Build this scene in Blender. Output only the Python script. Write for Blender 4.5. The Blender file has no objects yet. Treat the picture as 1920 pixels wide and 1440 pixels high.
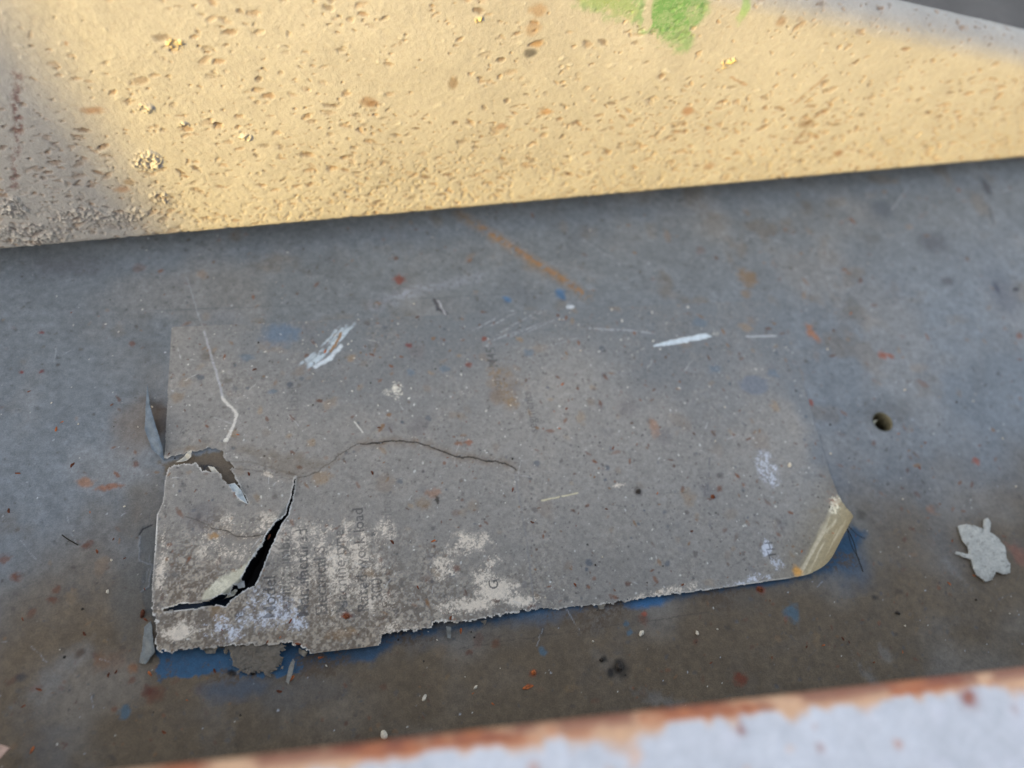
import bpy, bmesh, math
import numpy as np
from mathutils import Vector, Matrix

sc = bpy.context.scene
COL = sc.collection
rng = np.random.default_rng(11)

# ------------------------------------------------------------------ camera
F = 1450.0                                   # focal length in photo pixels (1920 wide)
Rw = np.array([[0.97842725, -0.14394902, 0.14818504],
               [0.05923891, 0.8826512, 0.46628062],
               [-0.19791634, -0.44744334, 0.87213736]])   # rows: right, up, back
CAM = np.array([0.06631489, -0.04918601, 0.26502434])
cam = bpy.data.cameras.new('camera')
co = bpy.data.objects.new('camera', cam); COL.objects.link(co)
M = Matrix.Identity(4)
for i in range(3):
    for j in range(3):
        M[i][j] = Rw[j][i]
    M[i][3] = CAM[i]
co.matrix_world = M
cam.sensor_width = 36.0
cam.lens = 36.0 * F / 1920.0
cam.clip_start = 0.002
cam.clip_end = 200.0
cam.dof.use_dof = True
cam.dof.focus_distance = 0.258
cam.dof.aperture_fstop = 5.6
cam.dof.aperture_blades = 0
sc.camera = co

# ------------------------------------------------------------------ sky, sun, exposure
SUN_EL = math.radians(18.0)
sun_h = np.array([-0.80, -0.60]); sun_h /= np.linalg.norm(sun_h)
L = np.array([sun_h[0] * math.cos(SUN_EL), sun_h[1] * math.cos(SUN_EL), math.sin(SUN_EL)])
w = bpy.data.worlds.new('World'); sc.world = w; w.use_nodes = True
nt = w.node_tree
sky = nt.nodes.new('ShaderNodeTexSky'); sky.sky_type = 'NISHITA'; sky.sun_disc = False
sky.sun_elevation = SUN_EL
sky.sun_rotation = math.atan2(L[0], L[1])
bg = nt.nodes['Background']; bg.inputs['Strength'].default_value = 0.15
sky.dust_density = 3.0                       # hazy white sky
hs = nt.nodes.new('ShaderNodeHueSaturation'); hs.inputs['Saturation'].default_value = 0.58
nt.links.new(sky.outputs[0], hs.inputs['Color'])
nt.links.new(hs.outputs[0], bg.inputs['Color'])
sl = bpy.data.lights.new('sun', 'SUN'); sl.energy = 2.0; sl.angle = math.radians(0.5)
sl.color = (0.98, 0.69, 0.15)
so = bpy.data.objects.new('sun', sl); COL.objects.link(so)
so.rotation_euler = Vector(L).to_track_quat('Z', 'Y').to_euler()
so.location = (0, 0, 2)
sc.view_settings.view_transform = 'Standard'
sc.view_settings.look = 'None'
sc.view_settings.gamma = 1.0
sc.view_settings.use_curve_mapping = False
sc.view_settings.exposure = 1.95

# ------------------------------------------------------------------ helpers
def at(u, v, z=0.0):
    d = Rw[0] * (u - 960) / F + Rw[1] * (720 - v) / F - Rw[2]
    k = (z - CAM[2]) / d[2]
    return CAM + d * k

def proj(P):
    """world points (...,3) -> photo pixels"""
    Q = P - CAM
    c = Q @ Rw.T
    return 960 + F * c[..., 0] / (-c[..., 2]), 720 - F * c[..., 1] / (-c[..., 2])

def lin(r, g, b, k=1.0):
    def f(c):
        c = c / 255.0
        return c / 12.92 if c <= 0.04045 else ((c + 0.055) / 1.055) ** 2.4
    return np.array([f(r), f(g), f(b)], np.float32) * k

_LAT = np.random.default_rng(5).random((256, 256)).astype(np.float32)
def vnoise(x, y, seed=0):
    x = x + seed * 17.31; y = y + seed * 9.73
    xi = np.floor(x).astype(np.int64); yi = np.floor(y).astype(np.int64)
    fx = (x - xi).astype(np.float32); fy = (y - yi).astype(np.float32)
    fx = fx * fx * (3 - 2 * fx); fy = fy * fy * (3 - 2 * fy)
    a = _LAT[yi & 255, xi & 255]; b = _LAT[yi & 255, (xi + 1) & 255]
    c = _LAT[(yi + 1) & 255, xi & 255]; d = _LAT[(yi + 1) & 255, (xi + 1) & 255]
    return (a * (1 - fx) + b * fx) * (1 - fy) + (c * (1 - fx) + d * fx) * fy

def fbm(x, y, scale, octaves=4, seed=0, gain=0.5):
    """x, y in mm; scale = mm per cell; returns about 0..1"""
    r = 0; amp = 1; tot = 0
    for o in range(octaves):
        k = (2.03 ** o) / scale
        r = r + amp * vnoise(x * k, y * k, seed + o * 3.7)
        tot += amp; amp *= gain
    return r / tot

def sm(a, b, x):
    t = np.clip((x - a) / (b - a), 0, 1)
    return t * t * (3 - 2 * t)

def seg_dist(px, py, a, b):
    ax, ay = a; bx, by = b
    dx, dy = bx - ax, by - ay
    L2 = dx * dx + dy * dy + 1e-12
    t = np.clip(((px - ax) * dx + (py - ay) * dy) / L2, 0, 1)
    return np.hypot(px - (ax + t * dx), py - (ay + t * dy)), t

def sdf(px, py, pts):
    """signed distance, negative inside"""
    d = np.full(px.shape, 1e9); ins = np.zeros(px.shape, bool)
    n = len(pts)
    for i in range(n):
        a = pts[i]; b = pts[(i + 1) % n]
        dd, _ = seg_dist(px, py, a, b)
        d = np.minimum(d, dd)
        if a[1] != b[1]:
            c = ((a[1] > py) != (b[1] > py)) & (px < (b[0] - a[0]) * (py - a[1]) / (b[1] - a[1]) + a[0])
            ins ^= c
    return np.where(ins, -d, d)

def axis(lo, hi, step, far=None):
    """dense samples lo..hi, then widening steps out to far=(flo, fhi); all in mm"""
    a = list(np.arange(lo, hi + step * 0.5, step))
    if far:
        s = step; x = a[0]; pre = []
        while x > far[0]:
            s *= 1.35; x -= s; pre.append(x)
        s = step; x = a[-1]; post = []
        while x < far[1]:
            s *= 1.35; x += s; post.append(x)
        a = pre[::-1] + a + post
    return np.array(a)

class Sheet:
    """a painted surface: colour and relief per vertex, in millimetres of its own plane"""
    def __init__(self, s, t, conv):
        self.s, self.t = s, t
        self.S, self.T = np.meshgrid(s, t)
        self.col = np.zeros(self.S.shape + (3,), np.float32)
        self.h = np.zeros(self.S.shape, np.float32)
        self.wet = np.zeros(self.S.shape, np.float32)
        self.conv = conv
    def c(self, p):
        return self.conv(p[0], p[1])
    def k(self, p):
        a = self.c(p); b = self.c((p[0] + 10, p[1])); d = self.c((p[0], p[1] + 10))
        return 0.5 * (math.hypot(b[0] - a[0], b[1] - a[1]) + math.hypot(d[0] - a[0], d[1] - a[1])) / 10
    def win(self, x0, x1, y0, y1):
        i0, i1 = np.searchsorted(self.s, [x0, x1]); j0, j1 = np.searchsorted(self.t, [y0, y1])
        return slice(max(j0 - 1, 0), j1 + 1), slice(max(i0 - 1, 0), i1 + 1)
    def mix(self, w, m, color, hh=0.0):
        if m.size == 0: return
        if color is not None:
            self.col[w] = self.col[w] * (1 - m[..., None]) + m[..., None] * np.asarray(color, np.float32)
        if hh: self.h[w] += m * hh
    def blob_mm(self, x, y, rx, ry, ang, color, alpha=1.0, jag=0.35, soft=0.25, hh=0.0, seed=None):
        R = max(rx, ry) * 1.7
        w = self.win(x - R, x + R, y - R, y + R)
        X = self.S[w] - x; Y = self.T[w] - y
        if X.size == 0: return
        ca, sa = math.cos(ang), math.sin(ang)
        a = (X * ca + Y * sa) / rx; b = (-X * sa + Y * ca) / ry
        sd = rng.random() * 900 if seed is None else seed
        n = fbm(self.S[w], self.T[w], max(min(rx, ry) * 0.9, 0.5), 3, sd) - 0.5
        r = np.hypot(a, b) + n * jag * 2
        self.mix(w, alpha * (1 - sm(1 - soft, 1 + soft, r)), color, hh)
    def blob(self, p, r, color, alpha=1.0, jag=0.35, soft=0.25, hh=0.0, ratio=1.0, ang=0.0):
        q = self.c(p); k = self.k(p)
        self.blob_mm(q[0], q[1], r * k, r * k * ratio, ang, color, alpha, jag, soft, hh)
    def patchy(self, p, r, color, alpha=1.0, cell=1.2, cover=0.5, ratio=1.0, ang=0.0, hh=0.0):
        """a worn area: specks that thicken towards its middle"""
        q = self.c(p); k = self.k(p); rx = r * k; ry = rx * ratio
        R = max(rx, ry) * 1.5
        w = self.win(q[0] - R, q[0] + R, q[1] - R, q[1] + R)
        X = self.S[w] - q[0]; Y = self.T[w] - q[1]
        if X.size == 0: return
        ca, sa = math.cos(ang), math.sin(ang)
        rr = np.hypot((X * ca + Y * sa) / rx, (-X * sa + Y * ca) / ry)
        n = fbm(self.S[w], self.T[w], cell, 4, rng.random() * 900, 0.95)
        n2 = fbm(self.S[w], self.T[w], cell * 5, 2, rng.random() * 900)
        v = n * .55 + n2 * .45 + (0.35 - rr * 0.55) * cover
        edge = 1 - sm(0.7, 1.4, rr)
        g = vnoise(self.S[w] / 0.42, self.T[w] / 0.42, rng.random() * 900) * .6 + vnoise(self.S[w] / 0.9, self.T[w] / 0.9, rng.random() * 900) * .4
        self.mix(w, alpha * 0.25 * sm(0.42, 0.66, v) * edge, color)
        self.mix(w, alpha * sm(0.55, 0.68, v + (g - .5) * .42) * edge, color, hh)
    def line(self, pts, wd, color, alpha=1.0, hh=0.0, jag=0.5, broken=0.0, soft=0.5, taper=False):
        q = [self.c(p) for p in pts]; k = self.k(pts[0]); wd = wd * k
        for a, b in zip(q[:-1], q[1:]):
            m = wd * 2 + 1.0
            w = self.win(min(a[0], b[0]) - m, max(a[0], b[0]) + m, min(a[1], b[1]) - m, max(a[1], b[1]) + m)
            X = self.S[w]; Y = self.T[w]
            if X.size == 0: continue
            n = fbm(X, Y, 2.0, 3, 3.3) - 0.5
            n2 = fbm(X, Y, 2.0, 3, 8.1) - 0.5
            d, t = seg_dist(X + n * jag, Y + n2 * jag, a, b)
            mk = 1 - sm(wd * (0.5 - soft * 0.5), wd * (0.5 + soft * 0.5) + 0.05, d)
            if taper: mk = mk * sm(0, 0.3, t) * sm(0, 0.3, 1 - t)
            if broken: mk = mk * sm(broken - 0.1, broken + 0.1, fbm(X, Y, 1.2, 3, 5.5))
            self.mix(w, alpha * mk, color, hh)
    def poly(self, pts, color, alpha=1.0, jag=1.0, soft=0.3, hh=0.0, cell=3.0):
        q = [self.c(p) for p in pts]
        xs = [a[0] for a in q]; ys = [a[1] for a in q]; m = jag + soft + 2
        w = self.win(min(xs) - m, max(xs) + m, min(ys) - m, max(ys) + m)
        X = self.S[w]; Y = self.T[w]
        if X.size == 0: return
        sd = rng.random() * 900
        d = sdf(X, Y, q) + (fbm(X, Y, cell, 4, sd, 0.6) - 0.5) * jag * 2
        self.mix(w, alpha * (1 - sm(-soft, soft, d)), color, hh)
    def specks(self, n, box, rmin, rmax, colors, alpha=(0.5, 1), elong=1.6, hh=0.0, dens=None, ang=None):
        """n small marks scattered over box (mm)"""
        x = rng.uniform(box[0], box[1], n); y = rng.uniform(box[2], box[3], n)
        if dens is not None:
            keep = rng.random(n) < dens(x, y); x = x[keep]; y = y[keep]
        for a, b in zip(x, y):
            r = rmin * (rmax / rmin) ** (rng.random() ** 2.2)
            e = rng.uniform(1, elong)
            c = colors[rng.integers(len(colors))]
            self.blob_mm(a, b, r * e, r, rng.uniform(0, math.pi) if ang is None else rng.normal(ang, 0.35), c,
                         rng.uniform(*alpha), 0.6, 0.45, hh)

def make_mesh(name, P, col=None, keep=None, mat=None, parent=None, smooth=True):
    ny, nx = P.shape[:2]
    idx = np.arange(ny * nx).reshape(ny, nx)
    q = np.stack([idx[:-1, :-1], idx[:-1, 1:], idx[1:, 1:], idx[1:, :-1]], -1)
    if keep is not None:
        k = keep[:-1, :-1] & keep[:-1, 1:] & keep[1:, 1:] & keep[1:, :-1]
        q = q[k]
    q = q.reshape(-1, 4)
    used, inv = np.unique(q.ravel(), return_inverse=True)
    V = P.reshape(-1, 3)[used].astype(np.float32)
    me = bpy.data.meshes.new(name)
    nf = len(q)
    me.vertices.add(len(V)); me.vertices.foreach_set('co', V.ravel())
    me.loops.add(nf * 4); me.loops.foreach_set('vertex_index', inv.astype(np.int32))
    me.polygons.add(nf)
    me.polygons.foreach_set('loop_start', np.arange(0, nf * 4, 4, dtype=np.int32))
    me.update(calc_edges=True)
    if smooth: me.polygons.foreach_set('use_smooth', np.ones(nf, bool))
    if col is not None:
        a = me.color_attributes.new('paint', 'FLOAT_COLOR', 'POINT')
        c = np.ones((len(V), 4), np.float32); c[:, :3] = col.reshape(-1, 3)[used]
        a.data.foreach_set('color', c.ravel())
    me.validate()
    return link(name, me, mat, parent)

def link(name, me, mat=None, parent=None):
    o = bpy.data.objects.new(name, me); COL.objects.link(o)
    if mat: me.materials.append(mat)
    if parent: o.parent = parent
    return o

def tag(o, label, cat, group=None, kind=None):
    if label: o['label'] = label
    if cat: o['category'] = cat
    if group: o['group'] = group
    if kind: o['kind'] = kind
    return o

def thing(name, label, cat, loc=(0, 0, 0), group=None):
    o = bpy.data.objects.new(name, None); COL.objects.link(o)
    o.location = loc; o.empty_display_size = 0.01
    return tag(o, label, cat, group)

def mat_paint(name, rough=0.7, spec=0.3, grain=2200.0, grain_amt=0.10, bump=0.00006, mid=450.0, flat=None):
    """weathered paint or metal: the pattern on the surface, plus fine grain and relief from noise nodes"""
    m = bpy.data.materials.new(name); m.use_nodes = True
    t = m.node_tree; N = t.nodes; K = t.links
    b = N['Principled BSDF']
    tc = N.new('ShaderNodeTexCoord')
    if flat is None:
        a = N.new('ShaderNodeVertexColor'); a.layer_name = 'paint'; src = a.outputs['Color']
    else:
        a = N.new('ShaderNodeRGB'); a.outputs[0].default_value = (*flat, 1); src = a.outputs[0]
    n1 = N.new('ShaderNodeTexNoise'); n1.inputs['Scale'].default_value = grain; n1.inputs['Detail'].default_value = 4
    n1.inputs['Roughness'].default_value = 0.7
    n2 = N.new('ShaderNodeTexNoise'); n2.inputs['Scale'].default_value = mid; n2.inputs['Detail'].default_value = 5
    for n in (n1, n2): K.new(tc.outputs['Object'], n.inputs['Vector'])
    mr = N.new('ShaderNodeMapRange')
    mr.inputs['From Min'].default_value = 0.3; mr.inputs['From Max'].default_value = 0.7
    mr.inputs['To Min'].default_value = 1 - grain_amt * 1.6; mr.inputs['To Max'].default_value = 1 + grain_amt * 1.6
    K.new(n1.outputs['Fac'], mr.inputs['Value'])
    mr2 = N.new('ShaderNodeMapRange')
    mr2.inputs['From Min'].default_value = 0.3; mr2.inputs['From Max'].default_value = 0.7
    mr2.inputs['To Min'].default_value = 1 - grain_amt; mr2.inputs['To Max'].default_value = 1 + grain_amt
    K.new(n2.outputs['Fac'], mr2.inputs['Value'])
    mu = N.new('ShaderNodeMath'); mu.operation = 'MULTIPLY'
    K.new(mr.outputs[0], mu.inputs[0]); K.new(mr2.outputs[0], mu.inputs[1])
    vm = N.new('ShaderNodeVectorMath'); vm.operation = 'SCALE'
    K.new(src, vm.inputs[0]); K.new(mu.outputs[0], vm.inputs['Scale'])
    K.new(vm.outputs[0], b.inputs['Base Color'])
    b.inputs['Specular IOR Level'].default_value = spec
    rr = N.new('ShaderNodeMapRange')
    rr.inputs['To Min'].default_value = rough - 0.12; rr.inputs['To Max'].default_value = min(1, rough + 0.12)
    K.new(n2.outputs['Fac'], rr.inputs['Value']); K.new(rr.outputs[0], b.inputs['Roughness'])
    bp = N.new('ShaderNodeBump'); bp.inputs['Distance'].default_value = bump; bp.inputs['Strength'].default_value = 1.0
    K.new(n1.outputs['Fac'], bp.inputs['Height'])
    bp2 = N.new('ShaderNodeBump'); bp2.inputs['Distance'].default_value = bump * 2.5; bp2.inputs['Strength'].default_value = 1.0
    K.new(n2.outputs['Fac'], bp2.inputs['Height']); K.new(bp.outputs[0], bp2.inputs['Normal'])
    K.new(bp2.outputs[0], b.inputs['Normal'])
    return m

# base colours
GREY = lin(109, 115, 119)
GREYW = lin(136, 133, 127)
BROWN_TINT = lin(97, 81, 58)
BLUE = lin(40, 82, 112)
RUST = lin(102, 60, 40)
OCHRE = lin(132, 106, 72)
DARK = lin(52, 52, 54)
PALE = lin(215, 212, 200)
RUSTS = [lin(98, 60, 42), lin(116, 72, 46), lin(88, 60, 46), lin(122, 90, 60)]

# ================================================================== large structure
# ---- dark ground far below the machine
def ground():
    me = bpy.data.meshes.new('ground'); bm = bmesh.new()
    bmesh.ops.create_grid(bm, x_segments=2, y_segments=2, size=60); bm.to_mesh(me); bm.free()
    m = mat_paint('asphalt', 0.9, 0.2, grain=60, grain_amt=0.25, bump=0.004, mid=9, flat=(0.085, 0.08, 0.075))
    o = link('ground', me, m); o.location = (0, 0, -0.75); tag(o, None, None, kind='structure')
ground()

# ---- added blockers out of view; they only shape where the sun falls
WP0 = at(0, 472, 0.012); WP1 = at(1920, 297, 0.012)
wdir = WP1 - WP0; wdir /= np.linalg.norm(wdir)
wn = np.array([wdir[1], -wdir[0], 0.0])                # faces the camera side
LEAN = math.radians(-7)
wup = np.array([0, 0, 1.0]) * math.cos(LEAN) + wn * math.sin(LEAN)
wnn = np.cross(wdir, wup)                              # outward normal of the painted face
if wnn @ wn < 0: wnn = -wnn

def at_beam(u, v):
    """photo pixel -> (s, t) mm on the beige face"""
    d = Rw[0] * (u - 960) / F + Rw[1] * (720 - v) / F - Rw[2]
    k = ((WP0 - CAM) @ wnn) / (d @ wnn)
    P = CAM + d * k - WP0
    return P @ wdir * 1000, P @ wup * 1000

def beam_pt(s, t):
    return WP0 + wdir * s / 1000 + wup * t / 1000

def prism(name, pts, thick, nrm, m, parent=None):
    bm = bmesh.new()
    f = [bm.verts.new(p) for p in pts]; g = [bm.verts.new(np.array(p) + np.array(nrm) * thick) for p in pts]
    n = len(pts)
    bm.faces.new(f[::-1]); bm.faces.new(g)
    for i in range(n): bm.faces.new([f[i], f[(i + 1) % n], g[(i + 1) % n], g[i]])
    bmesh.ops.recalc_face_normals(bm, faces=bm.faces)
    me = bpy.data.meshes.new(name); bm.to_mesh(me); bm.free()
    return link(name, me, m, parent)

def sun_blocker_wall():  # added unseen wall: keeps sun off the panel, pale blue-grey for fill
    D = 0.9
    m = mat_paint('blocker_pale', 0.9, 0.2, grain=90, grain_amt=0.2, bump=0.001, mid=12, flat=(0.45, 0.47, 0.50))
    a = beam_pt(-700, -1.5) + L * D; b = beam_pt(1600, -1.5) + L * D
    lo = lambda p: np.array([p[0], p[1], -0.76])
    o = prism('sun_blocker_wall', [lo(a), lo(b), b, a], 0.12, (L[0], L[1], 0), m); tag(o, None, None, kind='structure')
    p0 = beam_pt(*at_beam(318, 435)); p1 = beam_pt(*at_beam(0, 0))  # added slanted slab out of view, shades the beam's left end
    e = (p1 - p0) / np.linalg.norm(p1 - p0)
    c0 = p0 - e * 0.25 + L * 2.0; c1 = p0 + e * 1.6 + L * 2.0
    o = prism('sun_blocker_post', [c0, c1, c1 - wdir * 0.55, c0 - wdir * 0.55], 0.12, (L[0], L[1], 0), m); tag(o, None, None, kind='structure')
def sun_blocker_bar():  # added unseen bar that shades the beam's upper right
    m = mat_paint('blocker_grey', 0.8, 0.3, flat=(0.2, 0.2, 0.2))
    a = beam_pt(*at_beam(1450, -75)) + L * 1.3; b = beam_pt(*at_beam(1920, 42)) + L * 1.3
    d = (b - a) / np.linalg.norm(b - a); b = b + d * .5; a = a - d * .12
    o = prism('sun_blocker_bar', [a, b, b + wup * .10, a + wup * .10], 0.05, (L[0], L[1], 0), m); tag(o, None, None, kind='structure')
sun_blocker_wall()
sun_blocker_bar()

# ---- grey steel panel
def conv_panel(u, v):
    p = at(u, v, 0.0); return p[0] * 1000, p[1] * 1000

HOLE = conv_panel(1655, 791)
CRACK = [(554, 897), (551, 923), (541, 965), (524, 990), (512, 1019), (501, 1044), (490, 1076), (479, 1100),
         (463, 1107), (443, 1121), (424, 1139), (406, 1135), (404, 1129), (420, 1121), (434, 1118), (443, 1103),
         (457, 1100), (459, 1086), (475, 1057), (491, 1032), (503, 1006), (518, 984), (536, 968), (545, 942), (551, 915)]

def panel():
    s = axis(-95, 445, 0.34, (-260, 620)); t = axis(-50, 232, 0.34, (-130, 262))
    P = Sheet(s, t, conv_panel)
    S, T = P.S, P.T
    U, V = proj(np.stack([S, T, S * 0], -1) / 1000.0)
    big = fbm(S, T, 60, 4, 1); mid = fbm(S, T, 14, 4, 2); fine = fbm(S, T, 3, 4, 3, 0.7)
    P.col[:] = GREY
    P.col *= (0.86 + 0.28 * big)[..., None]
    # brown tint that thickens towards the lower flange, and in patches
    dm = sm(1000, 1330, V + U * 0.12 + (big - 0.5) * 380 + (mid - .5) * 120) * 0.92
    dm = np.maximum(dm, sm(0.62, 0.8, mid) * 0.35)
    P.mix((slice(None), slice(None)), dm.astype(np.float32), BROWN_TINT)
    g = sm(0.45, 0.75, fbm(S, T, 35, 3, 14)) * 0.35
    P.mix((slice(None), slice(None)), g.astype(np.float32), GREYW)
    P.col *= (0.88 + 0.24 * mid)[..., None] * (0.72 + 0.56 * fine)[..., None]
    P.h += (big - 0.5) * 0.8 + (mid - 0.5) * 0.16 + (fine - 0.5) * 0.05
    box = (-95, 445, -50, 232)
    low = lambda x, y: np.clip(0.25 + (90 - y) / 140, 0.12, 1)
    clus = lambda x, y: sm(.35, .65, fbm(x, y, 28, 3, 91)) * (.35 + .65 * np.clip(low(x, y), 0, 1))
    P.specks(9000, box, 0.14, 0.7, [lin(76, 78, 80), lin(84, 80, 74), lin(62, 58, 54)], (0.2, 0.65), 2, -.05)
    P.specks(5200, box, 0.16, 0.95, RUSTS, (0.25, 0.8), 2.6, 0.05, clus)
    P.specks(260, box, 0.5, 2.4, [OCHRE, lin(138, 108, 76), RUST], (0.12, 0.4), 2.2)
    for _ in range(240):
        P.blob_mm(rng.uniform(-95, 445), rng.uniform(-50, 232), rng.uniform(2, 12), rng.uniform(1.5, 6), rng.uniform(0, 3.14),
                  [lin(95, 100, 106), lin(100, 92, 82), lin(132, 134, 134), lin(84, 82, 78)][rng.integers(4)], rng.uniform(.1, .35), 1.1, 1.0)
    P.specks(800, box, 0.12, 0.3, [PALE, lin(190, 195, 200)], (0.4, 1), 1.5, 0.06)
    # film of old paint along an old masking line, above and below the label
    P.line([(290, 582), (560, 572), (700, 566), (930, 552), (1150, 545), (1350, 536)], 1.8, lin(84, 88, 92), 0.5, -0.08, 1.2, .3)
    P.line([(860, 1216), (1010, 1193), (1160, 1172), (1330, 1148)], 1.8, lin(66, 60, 52), 0.5, -0.08, 1.2, .3)
    # ochre drip
    P.line([(862, 402), (930, 445), (1000, 490), (1050, 520), (1100, 556)], 15, OCHRE, 0.55, 0, 1.5, 0.38, 1.4)
    P.line([(900, 425), (1000, 488), (1095, 550)], 7, lin(150, 100, 45), 0.5, 0, 1.2, 0.45, 1.2)
    for p, r, c, a, q in [((1403, 520), 14, OCHRE, .8, 1.3), ((1400, 552), 10, OCHRE, .6, 1), ((1524, 626), 9, lin(165, 100, 45), .75, 1.8),
                       ((750, 524), 11, lin(125, 62, 45), .9, .8), ((30, 1083), 11, RUST, 1, .8), ((100, 1125), 9, RUST, .95, .7),
                       ((107, 1106), 8, RUST, .8, 1), ((165, 1022), 11, RUST, .9, .55), ((60, 1150), 8, RUST, .7, 1.2),
                       ((312, 1248), 11, RUST, .95, .8), ((290, 1300), 17, RUST, .9, .9), ((275, 1296), 11, lin(90, 42, 25), .8, 1),
                       ((1386, 1272), 15, lin(118, 52, 22), .95, .75), ((990, 1288), 8, lin(170, 80, 25), .9, .5), ((1000, 1262), 7, lin(150, 70, 25), .9, 1),
                       ((1205, 1160), 8, RUST, .8, 1.6), ((1425, 1105), 9, lin(140, 70, 50), .9, 1), ((1305, 1203), 6, RUST, .8, 1),
                       ((930, 1206), 9, lin(100, 60, 35), .8, 1), ((880, 1222), 8, lin(100, 60, 40), .8, .7), ((720, 1288), 8, RUST, .5, .8),
                       ((1208, 1150), 5, lin(160, 70, 40), .8, 1), ((160, 905), 14, lin(165, 105, 50), .65, .8), ((205, 914), 24, lin(150, 88, 45), .75, .25),
                       ((1655, 665), 7, lin(150, 75, 40), .9, 1), ((1670, 668), 7, lin(150, 75, 40), .9, .7), ((1520, 755), 6, lin(140, 62, 35), .9, 1),
                       ((1830, 865), 7, lin(150, 75, 50), .9, 1), ((1912, 630), 7, lin(120, 72, 50), .8, 1), ((1912, 1040), 14, lin(150, 90, 70), .6, 1.6),
                       ((1745, 955), 9, lin(150, 110, 85), .6, .8), ((250, 1252), 9, lin(140, 85, 40), .7, 1.2), ((255, 870), 6, RUST, .8, 1),
                       ((8, 1048), 12, lin(110, 70, 50), .8, .7), ((78, 623), 5, lin(120, 40, 35), .9, .7), ((77, 697), 5, lin(110, 35, 30), .9, .7),
                       ((40, 697), 4, lin(120, 40, 30), 1, 1), ((215, 1238), 20, lin(115, 75, 45), .35, 1), ((190, 1240), 14, lin(120, 80, 45), .5, 1.5)]:
        P.blob(p, r * .9, c * .85, a * .85, 0.7, 0.6, 0.04, q, rng.uniform(-.5, .5))
    for p, r, c, a, q in [((1655, 392), 19, lin(74, 82, 92), .55, 1), ((1750, 455), 20, lin(78, 80, 86), .6, 1), ((1880, 550), 24, lin(74, 80, 92), .45, 1.6),
                       ((1775, 527), 10, lin(75, 74, 78), .7, .8), ((1600, 575), 16, lin(85, 85, 82), .5, 1), ((1640, 1120), 6, lin(50, 44, 38), .9, .7),
                       ((1162, 1251), 17, lin(38, 32, 24), .95, .9), ((1145, 1262), 8, lin(30, 26, 22), .9, 1), ((1133, 1235), 6, lin(48, 42, 34), .9, 1),
                       ((1848, 350), 6, lin(70, 72, 78), .8, 3), ((1868, 540), 4, lin(62, 68, 80), .8, 2.5), ((1905, 543), 6, lin(35, 36, 42), .9, .5),
                       ((40, 1270), 10, lin(58, 58, 60), .7, .7), ((150, 1225), 9, lin(70, 52, 35), .7, 1), ((420, 1258), 5, lin(40, 38, 36), .8, 1),
                       ((1685, 1110), 8, lin(64, 52, 42), .7, .6), ((1625, 960), 18, lin(100, 92, 80), .5, 1), ((1615, 965), 10, lin(62, 58, 50), .7, .8),
                       ((440, 1290), 60, lin(72, 82, 94), .75, .35), ((340, 530), 22, lin(100, 100, 104), .3, .5), ((130, 500), 60, lin(88, 88, 92), .45, .35),
                       ((570, 1300), 70, lin(84, 84, 84), .4, .4), ((1745, 1045), 60, lin(118, 112, 104), .3, .5), ((1600, 1000), 40, lin(120, 112, 96), .35, 1.6),
                       ((255, 800), 42, lin(108, 96, 84), .6, 1.1), ((300, 790), 18, lin(84, 72, 62), .8, 2.2), ((270, 960), 40, lin(96, 88, 76), .6, 1.6),  # dark patch right of the peel: its shadow painted in, with dirt
                       ((250, 1120), 30, lin(86, 84, 78), .55, 2.5), ((180, 960), 30, lin(104, 100, 92), .4, .7), ((420, 600), 30, lin(110, 116, 124), .3, .8)]:
        P.blob(p, r, c, a, 0.4, 0.6, 0, q)
    # old blue paint showing
    P.poly([(296, 1215), (430, 1212), (560, 1205), (640, 1225), (560, 1262), (470, 1268), (400, 1262), (360, 1276), (300, 1272)], BLUE, .95, 2.2, .4, -.06)
    P.poly([(520, 1200), (620, 1210), (720, 1185), (860, 1170), (1010, 1140), (1200, 1118), (1500, 1078), (1600, 985), (1625, 1000), (1600, 1035),
            (1560, 1070), (1480, 1092), (1300, 1116), (1200, 1132), (1010, 1150), (880, 1178), (760, 1196), (700, 1236), (600, 1252), (540, 1228)], BLUE * .8, .85, 1.6, 1.4)
    P.poly([(330, 900), (560, 890), (1480, 1050), (1000, 1130), (700, 1200), (310, 1210)], lin(20, 40, 60), .9, 3, 1)  # blue under the label, darkened in the colour for the shade there
    for p, r in [((1052, 553), 8), ((951, 561), 6), ((234, 1335), 10), ((1018, 1221), 7), ((1487, 1152), 13), ((1175, 1170), 5), ((1181, 1186), 5)]:
        P.blob(p, r, lin(56, 98, 136) if r in (8, 6) else lin(68, 96, 112), .75, .7, .5, -.05, 1.2)
    P.blob((436, 1262), 9, lin(20, 18, 18), 1, .5, .3, -.6, .7)
    P.blob((475, 1263), 5, lin(24, 22, 22), 1, .5, .3, -.4, .7)
    P.blob((1578, 1040), 36, BLUE, .8, .5, 1.0, 0, 1.2)
    P.blob((1215, 1128), 34, lin(48, 100, 142), .9, .4, .6, 0, .3)
    P.blob((1010, 1150), 60, BLUE, .5, .5, .8, 0, .3)
    for p, r_ in [((350, 1250), 60), ((330, 1262), 40), ((410, 1262), 50), ((470, 1262), 50), ((600, 1245), 60), ((760, 1200), 60), ((1100, 1146), 90), ((1580, 1050), 40), ((1350, 1115), 60)]:
        P.patchy(p, r_, lin(84, 70, 54), .85, 2.4, .25, .5)
    P.poly([(300, 868), (440, 838), (470, 950), (430, 915), (310, 892)], lin(96, 84, 68), .95, 2, 1)
    P.patchy((395, 875), 30, lin(50, 50, 52), .95, 1.5, .8, .5)
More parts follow.
